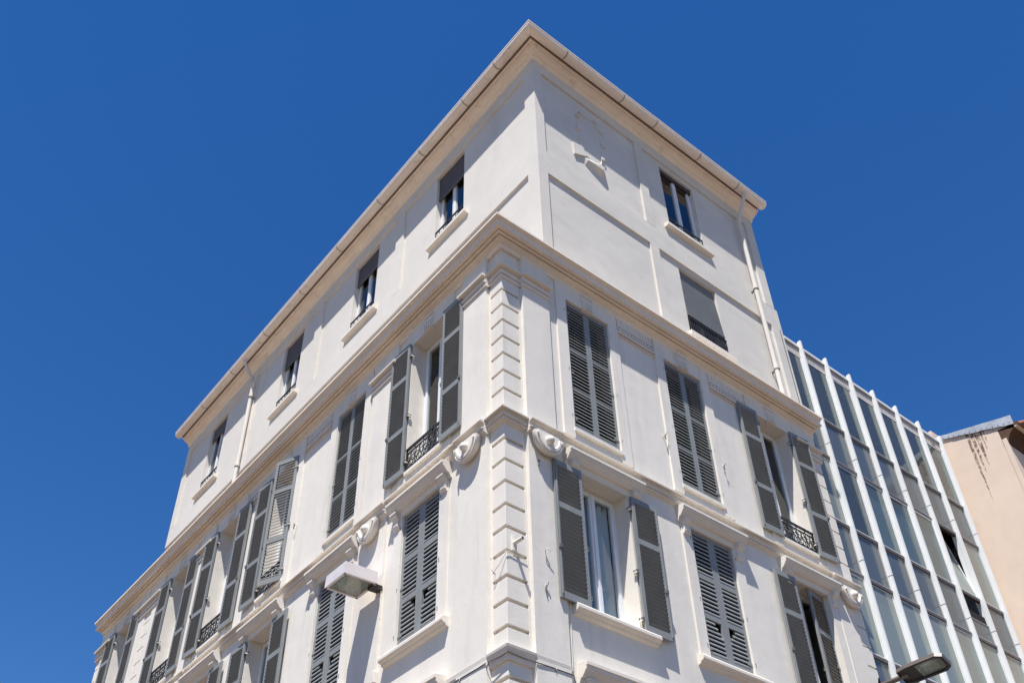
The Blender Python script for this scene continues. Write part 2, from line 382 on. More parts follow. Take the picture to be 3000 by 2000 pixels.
# ------------------------------------------------------------------ upper storeys
uw_L = [(2.53, 3.58), (6.03, 7.09), (9.70, 10.74), (14.16, 15.2)]
UZ = (17.72, 19.95)
BZ = (16.80, 17.38)
b = MB()
grid(b, lambda u, o, z: PL(u, o+UE, z), [.05, L_END], [14.0, 20.62], [(u0, u1, *UZ) for u0, u1 in uw_L], -.045, .22, UPPER)
grid(b, PR, [.97, R_END_UP-.005], [14.0, 20.62], [(4.77, 5.87, 17.80, 19.90), (4.79, 5.90, 14.72, 16.6)], -.045, .22, RENDER2)
b.xf = PR
b.box(R_END_UP-.02, R_END-.02, -.3, -.0, 14.0, 17.36, RENDER2)
b.xf = None
for q0, q1 in ((PL(L_END, UE-.03, 0), PL(L_END, UE-7, 0)), (Vector((R_END_UP, .03, 0)), Vector((R_END_UP, 7, 0)))):
    b.quad((q0.x, q0.y, 14.), (q1.x, q1.y, 14.), (q1.x, q1.y, 20.62), (q0.x, q0.y, 20.62), RENDER2)
p = [corner(0, UE, 20.62), PR(R_END_UP, 0, 20.62), PR(R_END_UP, -7, 20.62), PL(L_END, UE-7, 20.62), PL(L_END, UE, 20.62)]
b.add([tuple(q) for q in p], [(0, 1, 2, 3, 4)], CONC)
b.build("upper_wall", house)
b = MB()
# corner strips, bands and strips standing 45 mm proud of the panels
def Lq(u): return lambda o, z: PL(u, o+UE, z)
def Cq(o, z): return corner(o, o+UE, z)
for prof, e1, e2 in (([(-.1, 14.0), (0, 14.0), (0, 20.62), (-.1, 20.62)], .36, 1.2), ):
    n = 4; vs = []
    for st in (Lq(e1), Cq, Rs(e2)): vs += [tuple(st(o, z)) for o, z in prof]
    b.add(vs, [(i*n+k, i*n+(k+1) % n, (i+1)*n+(k+1) % n, (i+1)*n+k) for i in range(2) for k in range(n)]+[(0, 1, 2, 3), (8, 9, 10, 11)], UPPER)
b.xf = lambda u, o, z: PL(u, o+UE, z)
LST = [(4.86, 5.18), (8.62, 8.95), (12.3, 12.64), (16.6, L_END+.004)]
for u0, u1 in LST: b.box(u0, u1, -.1, 0, BZ[1], 20.62, UPPER)
ed = [.361]+sum([[a, c] for a, c in LST], [])
b.box(.361, L_END+.003, -.1, -.002, BZ[0], BZ[1], UPPER)
for i in range(0, len(ed)-1, 2): b.box(ed[i], ed[i+1], -.1, -.003, 20.02, 20.62, UPPER)
b.xf = PR
b.box(1.201, R_END_UP+.004, -.1, -.002, 16.72, 17.37, RENDER2)
for u0, u1 in ((3.95, 4.2), (7.76, R_END_UP+.003)):
    b.box(u0, u1, -.1, 0, 17.371, 20.62, RENDER2); b.box(u0, u1, -.1, 0, 14.0, 16.719, RENDER2)
for u0, u1 in ((1.201, 3.949), (4.201, 7.759)): b.box(u0, u1, -.1, -.003, 20.05, 20.62, RENDER2)
b.build("panel_strip", house)
EAV = [(-.05, 20.36), (.01, 20.36), (.02, 20.40), (.05, 20.44), (.05, 20.46), (.09, 20.47), (.13, 20.505), (.17, 20.51), (.17, 20.525), (.20, 20.525),
       (.20, 20.56), (.245, 20.565), (.245, 20.69), (-.05, 20.70)]
sweep("eaves_cornice", EAV, [Lq(L_END+.05), Cq, Rs(R_END_UP+.06)], GUTTER)
GUT = []
for i in range(11):
    a = math.pi*(1.06+.94*i/10); GUT.append((.39+.105*math.cos(a), 20.625+.095*math.sin(a)))
GUT = [(.268, 20.65)]+GUT+[(.49, 20.67), (.505, 20.675), (.505, 20.70), (.47, 20.70), (.30, 20.69)]
sweep("shadow_gap_board", [(.20, 20.60), (.30, 20.625), (.30, 20.66), (.20, 20.66)], [Lq(L_END+.02), Cq, Rs(R_END_UP+.03)], SLOT)  # dark strip set in the slot as its shadow line
g = sweep("gutter", GUT, [Lq(L_END+.05), Cq, Rs(R_END_UP+.08)], GUTTER)
def joint(P, u, o0=0):      # joints of the gutter
    b = MB()
    pr = [(.385+(o-.385)*1.05, 20.625+(z-20.625)*1.05) for o, z in GUT[1:12]]
    n = len(pr); vs = [tuple(P(u-.018, o+o0, z)) for o, z in pr]+[tuple(P(u+.018, o+o0, z)) for o, z in pr]
    b.add(vs, [(i, i+1, n+i+1, n+i) for i in range(n-1)], JOINT)
    b.build("gutter_joint", house)
for u in (1.55, 3.25, 4.3, 5.75, 7.1): joint(PR, u)
for u in (.75, 1.9, 3.6, 5.4, 7.3, 9.2, 11.2, 13.2, 15.1): joint(PL, u, UE)

def pipe(side, u, base, ztop, zbot, collars, du):
    P = FR[side][0]
    b = MB(P)
    pts = [(u+du, base+.40, 20.60), (u+du, base+.395, 20.45), (u+du*.8, base+.33, 20.28), (u+du*.25, base+.14, ztop+.16), (u+.0, base+.085, ztop), (u, base+.08, ztop-.25), (u-.02, base+.08, zbot)]
    b.tube(pts, .05, UPPER, 12)
    for z in collars:
        b.tube([(u-.01, base+.08, z-.05), (u-.01, base+.08, z+.05)], .06, UPPER, 12)
        b.tube([(u-.01, base+.08, z-.075), (u-.01, base+.08, z-.06)], .064, IRON2, 12)
        b.box(u-.03, u+.01, base-.05, base+.05, z-.08, z-.055, IRON2)
    return b.build("drainpipe", house)
pipe('R', 7.36, -.0, 19.75, 14.15, (17.55, 15.2), .0)
pipe('L', 12.32, UE, 19.75, 14.15, (19.3, 17.0), .12)

# ------------------------------------------------------------------ window kit (local: x right seen from outside, y into wall, z up from the sill)
def leaf(w, h, rails, sgn, stile=.06, mid=None, pitch=.066, notch=False, th=.0065, rh=.045, sm=None):
    """louvred shutter leaf, hinge at x=0, thickness y 0..0.036, extends sgn*x"""
    b = MB()
    X = lambda a, c: (min(sgn*a, sgn*c), max(sgn*a, sgn*c))
    t = .036; fr = mid if mid else stile
    b.box(*X(0, stile), 0, t, 0, h, SHUT); b.box(*X(w-fr, w), 0, t, 0, h, SHUT)
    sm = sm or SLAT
    zones = []
    b.box(*X(stile, w-fr), .001, t-.001, 0, .10, SHUT); b.box(*X(stile, w-fr), .001, t-.001, h-.085, h, SHUT)
    lo = .10
    for r in rails:
        b.box(*X(stile, w-fr), .001, t-.001, r-rh, r+rh, SHUT); zones.append((lo, r-rh)); lo = r+rh
    zones.append((lo, h-.085))
    for zi, (z0, z1) in enumerate(zones):
        k = max(3, int(round((z1-z0)/pitch))); st = (z1-z0)/k
        for i in range(k):
            zc = z0+(i+.5)*st; d = .020
            x0, x1 = stile-.004, w-fr+.004
            if notch and zi == 0 and i >= k-3: x0 += .0; x1 -= .05*(i-k+4)
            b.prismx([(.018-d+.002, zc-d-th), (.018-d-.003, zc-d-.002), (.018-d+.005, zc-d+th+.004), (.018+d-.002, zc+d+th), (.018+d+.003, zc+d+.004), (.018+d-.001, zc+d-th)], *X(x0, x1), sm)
    for z in (h*.08, h*.42, h*.9):              # pintle hinges
        b.box(*X(-.02, .10), -.008, 0, z-.018, z+.018, SHUT); b.box(*X(-.035, -.005), -.012, .03, z-.035, z+.03, IRON2); b.box(*X(-.05, -.022), -.042, .02, z-.03, z-.008, STUCCO); b.box(*X(-.045, -.028), -.042, -.03, z-.03, z+.03, IRON2)
    # espagnolette bar and catch on the closing edge
    b.box(*X(w-.035, w-.02), t, t+.014, .05, h-.05, SHUT); b.box(*X(w-.05, w-.005), t, t+.03, h*.33, h*.33+.05, IRON2)
    return b.build("shutter")
def hide_proto(o): bpy.data.objects.remove(o)
PROTO = {}
def leaf_mesh(kind, sgn):
    k = (kind, sgn)
    if k not in PROTO:
        w = .487
        if kind == 'A': o = leaf(w, 2.68, [.80, 1.62], sgn, .058, .06, .07, th=.011, rh=.024, sm=SHUT)
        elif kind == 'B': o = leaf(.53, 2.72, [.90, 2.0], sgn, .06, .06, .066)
        elif kind == 'C': o = leaf(w, 2.13, [.69, 1.34], sgn, .062, .078, .072, True, th=.017, sm=SHUT)
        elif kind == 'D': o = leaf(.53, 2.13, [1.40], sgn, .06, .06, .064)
        PROTO[k] = o.data; hide_proto(o)
    return PROTO[k]
def place_mesh(name, me, parent, loc, rotz=0):
    o = bpy.data.objects.new(name, me); col.objects.link(o); o.parent = parent; o.location = loc; o.rotation_euler[2] = rotz
    return o
FRAME = {}
def frame_mesh(w, h, d, mat_, leaves=2):
    k = (round(w, 3), round(h, 3), d, mat_.name)
    if k in FRAME: return FRAME[k]
    b = MB(); e = .05; x = w/2
    b.box(-x+.001, -x+e, d, d+.07, .001, h-.001, mat_); b.box(x-e, x-.001, d, d+.07, .001, h-.001, mat_)
    b.box(-x+e, x-e, d, d+.07, h-e, h-.001, mat_); b.box(-x+e, x-e, d, d+.07, .001, e, mat_)
    for x0, x1 in ((-x+e+.004, -.004), (.004, x-e-.004)):
        f = .055; z0, z1 = e+.004, h-e-.004
        b.box(x0, x0+f, d-.012, d+.045, z0, z1, mat_); b.box(x1-f, x1, d-.012, d+.045, z0, z1, mat_)
        b.box(x0+f, x1-f, d-.012, d+.045, z0, z0+.09, mat_); b.box(x0+f, x1-f, d-.012, d+.045, z1-f, z1, mat_)
    b.box(-.02, .02, d-.026, d-.012, e+.01, h-e-.01, mat_)
    o = b.build("window"); me = o.data; bpy.data.objects.remove(o)
    b = MB()
    for x0, x1 in ((-x+e+.05, -.05), (.05, x-e-.05)):
        b.quad((x0, d+.015, e+.08), (x1, d+.015, e+.08), (x1, d+.015, h-e-.05), (x0, d+.015, h-e-.05), GLASS)
    o = b.build("pane"); pm = o.data; bpy.data.objects.remove(o)
    FRAME[k] = (me, pm); return FRAME[k]
def scroll_rail(w, h, dense=False, y=-.0):
    b = MB(); x = w/2-.005; r = .011
    b.box(-x, x, y-.02, y+.02, h-.03, h, IRON); b.box(-x, x, y-.012, y+.012, .02, .045, IRON); b.box(-x, x, y-.01, y+.01, h-.10, h-.085, IRON)
    for s in (-x+.012, x-.012): b.box(s-.012, s+.012, y-.012, y+.012, 0, h, IRON)
    k = max(2, int(round(w/.24))); st = 2*x/k
    for i in range(k):
        c = -x+(i+.5)*st
        for sg in (-1, 1):
            pts = []
            for j in range(17):      # S scroll
                t = j/16; a = math.pi*2*1.15*t; rr = .075*(1-t*.75)
                pts.append((c+sg*(.012+.055-rr*math.cos(a)*.8), y, h*.42+.0+rr*math.sin(a)))
            b.tube(pts, r*.75, IRON, 5, False)
            b.tube([(c+sg*.01, y, .05), (c+sg*st*.30, y, h*.22), (c+sg*st*.44, y, h*.5), (c+sg*st*.25, y, h*.75), (c+sg*.015, y, h-.09)], r*.75, IRON, 5, False)
            b.tube([(c+sg*st*.47, y, .05), (c+sg*st*.2, y, h*.3), (c, y, h*.6), (c-sg*st*.2, y, h-.1)], r*.6, IRON, 5, False)
        b.tube([(c+st/2, y, .03), (c+st/2, y, h-.03)], r*.8, IRON, 5, False) if i < k-1 else None
        b.tube([(c, y, .03), (c, y, h-.09)], r*.7, IRON, 5, False)
    return b.build("railing")
RAILS = {}
def rail_mesh(w, h):
    k = (round(w, 2), h)
    if k not in RAILS: o = scroll_rail(w, h); RAILS[k] = o.data; bpy.data.objects.remove(o)
    return RAILS[k]
def hood_mesh(hw=.70):
    """moulded hood on two consoles; origin at opening sill centre of a 2.14 m opening"""
    b = MB(); z = 2.14
    H = [(.02, z+.0), (-.02, z+.0), (-.035, z+.02), (-.05, z+.05), (-.05, z+.065), (-.085, z+.075), (-.115, z+.105), (-.15, z+.15), (-.165, z+.16), (-.165, z+.2), (-.185, z+.205), (-.185, z+.245), (.02, z+.27)]
    b.prismx(H, -hw-.06, hw+.06, TRIM)
    b.box(-hw+.0, hw-.0, -.035, .02, z-.02, z+.02, STUCCO)
    for s in (-1, 1):
        xa, xb = sorted((s*(hw-.01), s*(hw-.15)))
        b.prismx([(.02, z-.20), (-.045, z-.20), (-.07, z-.16), (-.075, z-.10), (-.06, z-.06), (-.085, z-.03), (-.12, z+.0), (-.13, z+.05), (-.10, z+.075), (.02, z+.075)], xa, xb, TRIM)
        b.box(xa-.012, xb+.012, -.135, .02, z+.035, z+.06, TRIM)
        b.box(xa+.03, xb-.03, -.078, -.05, z-.15, z-.11, TRIM)
    o = b.build("hood"); me = o.data; bpy.data.objects.remove(o); return me
HOOD = hood_mesh()
def simple_mesh(fn, name):
    b = MB(); fn(b); o = b.build(name); me = o.data; bpy.data.objects.remove(o); return me
def _key(b):
    for i in range(2): pass
    b.prism([(-.10, 2.66), (.10, 2.66), (.135, 3.0), (-.135, 3.0)], -.055, .02, STUCCO)
    b.box(-.125, .125, -.075, .02, 2.96, 3.015, STUCCO)
    for i in range(4):
        x = -.081+.054*i; b.prism([(x-.016, 2.68), (x+.016, 2.68), (x+.018, 2.84), (x-.018, 2.84)], -.085, -.02, STUCCO)
KEY = simple_mesh(_key, "keystone")
def _sur2(b):
    for s in (-1, 1):
        xa, xb = sorted((s*(HW+.001), s*.71)); b.box(xa, xb, -.03, .02, -.18, 2.69, STUCCO)
    b.box(-.71, .71, -.03, .02, 2.692, 3.05, STUCCO)
SUR2 = simple_mesh(_sur2, "surround")
def _sur1(b):
    for s in (-1, 1):
        xa, xb = sorted((s*(HW+.001), s*.70)); b.box(xa, xb, -.028, .02, -.06, 2.13, STUCCO)
    b.box(-HW, HW, -.028, .02, 2.142, 2.16, STUCCO)
SUR1 = simple_mesh(_sur1, "surround")
def _sill1(b):
    b.prismx([(.30, -.012), (-.10, -.03), (-.115, -.05), (-.115, -.09), (-.09, -.115), (-.06, -.12), (-.05, -.15), (.02, -.17), (.30, -.17)], -.765, .765, TRIM)
SILL1 = simple_mesh(_sill1, "sill")
def _sill2(b): b.box(-HW-.02, HW+.02, -.05, .3, -.06, -.002, STUCCO)
SILL2 = simple_mesh(_sill2, "sill")
def _curt(b):
    n = 40; vs = []
    for i in range(n+1):
        x = -.45+.9*i/n; y = .36+.03*math.sin(i*1.15)+.015*math.sin(i*2.7)
        vs += [(x, y, .05), (x, y, 2.1)]
    b.add(vs, [(2*i, 2*i+2, 2*i+3, 2*i+1) for i in range(n)], CURT, True)
CURTM = simple_mesh(_curt, "curtain")

def window(side, uc, z0, h, w=.98, d=.25, base=0, leaves=None, hood=False, key=False, surround=None, sill=None, rail=None, curtain=False, fmat=PVC, roller=None, label=None):
    P, rz, sg = FR[side]
    if leaves and leaves[1] == 0 and leaves[2] == 0: fmat = DFRAME  # frames behind closed shutters coloured dark as if unlit
    me, pm = frame_mesh(w, h, d, fmat)
    o = place_mesh("window", me, house, P(uc, base, z0), rz)
    if label: o['label'] = label
    if not (leaves and leaves[1] == 0 and leaves[2] == 0): place_mesh("pane", pm, o, (0, 0, 0))
    if surround: place_mesh("surround", surround, o, (0, 0, 0))
    if sill: place_mesh("sill", sill, o, (0, 0, 0))
    if hood: place_mesh("hood", HOOD, o, (0, 0, 0))
    if key: place_mesh("keystone", KEY, o, (0, 0, 0))
    if curtain: place_mesh("curtain", CURTM, o, (0, 0, 0))
    if rail: place_mesh("railing", rail_mesh(w-.01, rail[0]), o, (0, rail[1], 0))
    if leaves:
        kind, thl, thr = leaves          # opening angles seen from outside, None = no leaf
        closed_y = .012
        for s, th in ((1, thl), (-1, thr)):
            if th is None: continue
            hx = -s*(w/2-.002); y = closed_y if th == 0 else (.09 if th < 15 else -.05)
            if th: hx = -s*(w/2+.01)
            place_mesh("shutter", leaf_mesh(kind, s), o, (hx, y, .012 if th == 0 else -.03), -s*math.radians(th))
    return o
H2 = Z2[1]-Z2[0]; H1 = Z1[1]-Z1[0]
k2 = dict(key=True, surround=SUR2, sill=SILL2)
r5 = (.42, -.03)
window('L', CL[0], Z2[0], H2, leaves=('B', 178, 181), rail=r5, **k2)
window('L', CL[1], Z2[0], H2, leaves=('A', 0, 0), **k2)
window('L', CL[2], Z2[0], H2, leaves=('B', 177, 24), rail=r5, label="window with its right shutter ajar", **k2)
window('L', CL[3], Z2[0], H2, leaves=('B', 176, 182), rail=r5, **k2)
window('L', CL[4], Z2[0], H2, leaves=('B', 179, 181), rail=r5, **k2)
window('L', CL[5], Z2[0], H2, leaves=('B', 178, 181), rail=r5, **k2)
window('R', CR[0], Z2[0], H2, leaves=('A', 0, 0), **k2)
window('R', CR[1], Z2[0], H2, leaves=('A', 0, 0), **k2)
window('R', CR[2], Z2[0], H2, leaves=('B', 182, 176), rail=r5, **k2)
k1 = dict(hood=True, surround=SUR1, sill=SILL1)
window('L', CL[0], Z1[0], H1, leaves=('C', 0, 0), **k1)
window('L', CL[1], Z1[0], H1, leaves=('C', 0, 0), **k1)
window('L', CL[2], Z1[0], H1, leaves=('D', 178, 180), **k1)
window('L', CL[3], Z1[0], H1, leaves=('D', 178, 180), **k1)
window('L', CL[4], Z1[0], H1, leaves=('D', 178, 180), **k1)
window('L', CL[5], Z1[0], H1, leaves=('D', 178, 180), **k1)
window('R', CR[0], Z1[0], H1, leaves=('D', 180, 179), curtain=True, label="open window showing a pale blue curtain", **k1)
window('R', CR[1], Z1[0], H1, leaves=('C', 0, 0), **k1)
window('R', CR[2], Z1[0], H1, leaves=('D', 181, 9), **k1)
window('L', CL[0], Z0[0]-.11, H1, leaves=('C', 0, 0), **k1)
window('R', CR[0], Z0[0]-.11, H1, leaves=('C', 0, 0), **k1)

# upper windows with rollers and iron guards
def roller(parent, w, z1, z0, y, m, tilt=0):
    b = MB(); n = int((z1-z0)/.045)
    for i in range(n):
        za = z1-(i+1)*.045; t = tilt*(z1-za)
        b.prismx([(y+t, za+.003), (y-.008+t, za+.010), (y-.008+t, za+.035), (y+t, za+.043), (y+.012+t, za+.043), (y+.012+t, za+.003)], -w/2+.01, w/2-.01, m)
    b.box(-w/2+.01, w/2-.01, y+tilt*(z1-z0)-.015, y+tilt*(z1-z0)+.02, z0-.03, z1-n*.045, IRON2)
    if tilt:
        for s in (-1, 1): b.tube([(s*(w/2-.02), y, z0+.45*(z1-z0)), (s*(w/2-.02), y+tilt*(z1-z0), z0)], .012, IRON2, 6)
    o = b.build("roller_shutter", parent); return o
def upsill(parent, w, depth=.10):
    b = MB(); b.prismx([(.2, 0), (-depth+.0, -.01), (-depth-.012, -.02), (-depth-.012, -.10), (.045, -.13), (.2, -.13)], -w/2-.18, w/2+.18, TRIM)
    b.build("sill", parent)
def light_rail(parent, w, h):
    b = MB(); x = w/2-.01
    b.box(-x, x, -.01, .02, h-.03, h, IRON); b.box(-x, x, -.002, .014, .05, .068, IRON)
    k = 7
    for i in range(k+1): b.box(-x+2*x*i/k-.006, -x+2*x*i/k+.006, 0, .012, .05, h-.03, IRON)
    for i in range(k):
        c = -x+2*x*(i+.5)/k; b.tube([(c+.05*math.cos(a*.5236), .006, h*.52+.05*math.sin(a*.5236)) for a in range(13)], .006, IRON, 4, False)
    b.build("railing", parent)
for (u0, u1), rz0 in zip(uw_L, (1.50, 1.63, 1.50, 1.82)):
    w = u1-u0; hh = UZ[1]-UZ[0]
    o = window('L', (u0+u1)/2, UZ[0], hh, w=w, d=.13, base=UE-.045); light_rail(o, w, .36)
    roller(o, w, hh, rz0, .07, ROLL1); upsill(o, w)
o = window('R', (4.77+5.87)/2, 17.80, 2.10, w=1.10, d=.10, base=-.045); light_rail(o, 1.10, .34)
b = MB(); b.box(-.54, .54, .05, .11, 1.97, 2.098, LAMPD); b.build("dark_gap_box", o); upsill(o, 1.10)  # dark box stands in for the unlit gap at the top; no roller
o = window('R', (4.79+5.90)/2, 14.72, 1.88, w=1.11, d=.13, base=-.045)
roller(o, 1.11, 1.88, .55, .075, ROLL2, -.06)
b = MB()
for i in range(20): b.box(-.53+i*.0558-.008, -.53+i*.0558+.008, -.03, -.012, .02, .42, IRON)
b.box(-.55, .55, -.035, -.007, .42, .45, IRON); b.box(-.55, .55, -.03, -.012, .04, .06, IRON)
for i in range(19): b.tube([(-.53+i*.0558+.028+.026*math.cos(a*.785), -.021, .22+.06*math.sin(a*.785)) for a in range(9)], .006, IRON, 4, False)
b.build("railing", o)
b = MB(); b.box(-.66, .66, -.11, .2, -.10, 0.0, TRIM); b.build("sill", o)

# ------------------------------------------------------------------ medallions
def medallion_mesh():
    b = MB(); n = 28
    prof = [(.235, .0), (.262, .03), (.29, .075), (.298, .11), (.292, .135), (.272, .142), (.262, .128), (.250, .128), (.243, .148), (.205, .152), (.192, .13), (.0, .124)]
    vs = []
    for i in range(n+1):
        a = math.pi+math.pi*i/n
        for r, o in prof: vs.append((r*math.cos(a)*.92, -o, r*1.06*math.sin(a)))
    k = len(prof)
    b.add(vs, [(i*k+j, i*k+j+1, (i+1)*k+j+1, (i+1)*k+j) for i in range(n) for j in range(k-1)], TRIM, False)
    b.prism([(-.20, 0), (.20, 0), (.20, .05), (-.20, .05)], -.122, .02, TRIM); b.prism([(-.27, 0), (.27, 0), (.27, .05), (-.27, .05)], -.06, .02, TRIM)
    # boss
    vs = []; fs = []; R = .072
    for i in range(9):
        t = math.pi/2*i/8
        for j in range(16):
            a = 2*math.pi*j/16; vs.append((R*math.cos(a)*math.cos(t), -.122-R*1.25*math.sin(t), -.085+R*1.1*math.sin(a)*math.cos(t)))
    for i in range(8):
        for j in range(16): fs.append((i*16+j, i*16+(j+1) % 16, (i+1)*16+(j+1) % 16, (i+1)*16+j))
    b.add(vs, fs, TRIM, True)
    for s in (-1, 1): b.prism([(s*.222, -.015), (s*.212, -.045), (s*.226, -.075), (s*.238, -.045)], -.165, -.14, TRIM)
    o = b.build("medallion"); me = o.data; bpy.data.objects.remove(o); return me
CATCH = [('R', 3.42, 11.6), ('R', 4.88, 11.64), ('R', .58, 9.81), ('R', .61, 7.91), ('L', 6.2, 11.73)]
MED = medallion_mesh()
for side, u in (('L', .69), ('L', 3.33), ('L', 10.6), ('R', .70), ('R', 7.80)):
    P, rz, sg = FR[side]; place_mesh("medallion", MED, house, P(u, .03, 10.23), rz)
# cartouche on the top-left panel of the right facade
b = MB(PR)
path = [(2.3, 19.60), (2.36, 19.68), (2.62, 19.68), (2.72, 19.72), (2.78, 19.62), (2.76, 19.52), (2.86, 19.46), (2.90, 19.0), (2.84, 18.55), (2.80, 18.30), (2.55, 18.16), (2.28, 18.30), (2.24, 18.55), (2.18, 19.0), (2.22, 19.46), (2.3, 19.60)]
for i in range(len(path)-1):
    (x0, z0), (x1, z1) = path[i], path[i+1]; b.tube([(x0, -.045, z0), (x1, -.045, z1)], .02, RENDER2, 8)
for x, z in ((2.3, 19.66), (2.74, 19.7), (2.88, 19.46), (2.2, 19.46), (2.18, 19.0), (2.9, 19.0), (2.84, 18.5)): b.box(x-.035, x+.035, -.05, .01, z-.035, z+.035, RENDER2)
b.prism([(1.98, 18.36), (2.27, 18.42), (2.33, 18.16), (2.0, 18.0)], -.05, .0, RENDER2)
b.add([(2.22, -.045, 18.16), (2.86, -.045, 18.3), (2.84, -.045, 17.86), (2.3, -.045, 17.9), (2.78, .07, 18.10), (2.74, .06, 17.98), (2.36, .02, 18.05)],
      [(0, 1, 4, 6), (1, 2, 5, 4), (2, 3, 6, 5), (3, 0, 6), (4, 5, 6)], RENDER2)
b.build("cartouche", house)

# iron shutter catches left on the walls
for side, u, z in CATCH:
    P, rz_, sg = FR[side]
    b = MB(); b.tube([(0, .03, 0), (0, -.05, .005), (.02, -.075, .03), (.0, -.085, .05)], .008, STUCCO, 6); b.tube([(0, -.06, .01), (-.012, -.055, -.05), (-.005, -.06, -.08)], .012, IRON2, 6)
    b.build("shutter_catch", house, P(u, .0, z), rz_)
# ------------------------------------------------------------------ small fittings on the corner building
t = thing("wall_bracket", "small white steel flag bracket sticking out of the corner quoins", "bracket", PR(.15, -.03, 8.38))
b = MB(); b.box(-.03, .03, -.02, .0, -.1, .1, STUCCO); b.build("plate", t)
b = MB(); b.tube([(0, -.01, .0), (.02, -.16, .02)], .026, STUCCO, 12); b.tube([(.0195, -.155, .0195), (.0205, -.163, .0205)], .021, LAMPD, 12); b.build("arm", t)
def cable(name, label, pts, r=.007, m=None):
    b = MB(); b.tube([tuple(p) for p in pts], r, m or STUCCO, 6); o = b.build(name); o['label'] = label; o['category'] = "cable"; return o
def cl(a, z, o=.0): return PL(-a, o, z) if a < 0 else PR(a, o, z)
cable("cable", "thin cable looped round the corner quoins beneath the flag bracket", [PL(.30, .01, 8.22), PL(.27, .03, 8.24), PL(.22, .03, 8.19), PL(.24, .03, 7.99), PL(.12, .01, 8.08), corner(-.01, -.01, 8.22), PR(.07, -.015, 8.23), PR(.2, -.015, 8.21), PR(.36, -.015, 8.20)], .005)
cable("cable", "short bent cable end hooked on the plain wall left of the curtained window", [PR(.70, .05, 8.22), PR(.63, .05, 8.36), PR(.59, .08, 8.40), PR(.62, .10, 8.44), PR(.67, .10, 8.40)], .006)
cable("cable", "thin dark strand drawn for the chipped shadow line beneath the lower string course at the corner", [PL(1.18, .045, 6.855), PL(.9, .045, 6.875), PL(.885, .045, 6.81), PL(.87, .045, 6.87), PL(.5, .045, 6.865), PL(.36, .05, 6.87), PL(.34, .05, 6.80), PL(.30, .05, 6.86), PL(.1, .03, 6.86), corner(.03, .03, 6.87), PR(.2, .03, 6.86), PR(.42, .05, 6.85), PR(.7, .045, 6.86), PR(.71, .045, 6.82), PR(.72, .045, 6.86), PR(1.0, .045, 6.86), PR(1.03, .045, 6.7)], .007, IRON2)  # dark strand modelled in place of the shadow line and hanging bits
cable("cable", "vertical thin cable on the wall below the open curtained window", [PR(1.02, .012, 6.95), PR(1.03, .012, 7.3), PR(1.04, .012, 7.7), PR(1.06, .012, 7.95)], .006, STUCCO)

# square wall lantern on the left facade
lan = thing("wall_lantern", "square white lantern with a glass underside on an arm over the left facade", "lamp", PL(3.14, .0, 9.0), rotz=ROTL)
b = MB(); x = .285
A = [(-x, -.70), (x, -.70), (x, -.14), (-x, -.14)]; ins = .018
vs = [(px, py, .0) for px, py in A]+[(px*.97, -.42+(py+.42)*.97, .19) for px, py in A]
b.add(vs, [(4, 5, 6, 7), (0, 1, 5, 4), (1, 2, 6, 5), (2, 3, 7, 6), (3, 0, 4, 7)], LAMPW)
for px0, px1, py0, py1 in ((-x, x, -.70, -.66), (-x, x, -.18, -.14), (-x, -x+.04, -.66, -.18), (x-.04, x, -.66, -.18)): b.box(px0, px1, py0, py1, -.004, .012, LAMPW)
for px in (-x+.02, x-.02):
    for py in (-.68, -.16): b.box(px-.012, px+.012, py-.012, py+.012, -.012, -.003, IRON2)
b.build("housing", lan)
b = MB(); b.quad((-x+.035, -.665, .006), (x-.035, -.665, .006), (x-.035, -.175, .006), (-x+.035, -.175, .006), LAMPG); b.build("lens", lan)
b = MB()
vs = [(r*math.cos(a)*1.25, -.42+r*math.sin(a), z) for r, z in ((.19, .03), (.16, .09), (.08, .13), (.0, .14)) for a in [2*math.pi*i/20 for i in range(20)]]
b.add(vs, [(i*20+j, i*20+(j+1) % 20, (i+1)*20+(j+1) % 20, (i+1)*20+j) for i in range(3) for j in range(20)], BULB, True)
b.tube([(-.1, -.42, .085), (.1, -.42, .085)], [.045, .055], BULB, 10)
b.build("reflector", lan)
b = MB(); b.box(.10, .22, -.2, -.02, -.05, .03, LAMPD); b.tube([(.18, -.05, -.02), (.2, -.03, -.14), (.19, -.02, -.35), (.20, -.015, -.5)], .012, IRON2, 8); b.build("arm", lan)
jb = thing("junction_box", "small white junction box with a thin cable on the left facade beneath the lantern", "junction box", PL(2.95, 0, 7.55), rotz=ROTL)
b = MB(); b.box(-.05, .05, -.07, 0, 0, .17, STUCCO); b.build("box", jb, bevel=.008)
b = MB(); b.tube([(0, -.03, 0), (.0, -.02, -.3), (-.01, -.02, -1.2)], .011, STUCCO, 6); b.build("cable", jb)

# street lamp on a bracket from the right facade
sl = thing("street_lamp", "flat dark brown street lamp head on a bracket near the glass office building", "street lamp", PR(8.12, 0, 8.60))
b = MB()
def plan(z, e):      # rounded far end
    return [(-.15+e, -.42, z), (.15-e, -.42, z), (.18-e, -.60, z), (.18-e, -1.15+e, z), (.12-e, -1.25+e, z), (-.12+e, -1.25+e, z), (-.18+e, -1.15+e, z), (-.18+e, -.60, z)]
lv = plan(.03, .0)+plan(.105, .0)+plan(.135, .04); n = 8
b.add(lv, [(i+k*n, (i+1) % n+k*n, n+(i+1) % n+k*n, n+i+k*n) for k in range(2) for i in range(n)]+[tuple(range(2*n, 3*n))], LAMPB)
rim = plan(.03, .0)+plan(.03, .035)+plan(.06, .04)
b.add(rim, [(i+k*n, (i+1) % n+k*n, n+(i+1) % n+k*n, n+i+k*n) for k in range(2) for i in range(n)]+[tuple(range(2*n, 3*n))], LAMPD)
b.build("head", sl)
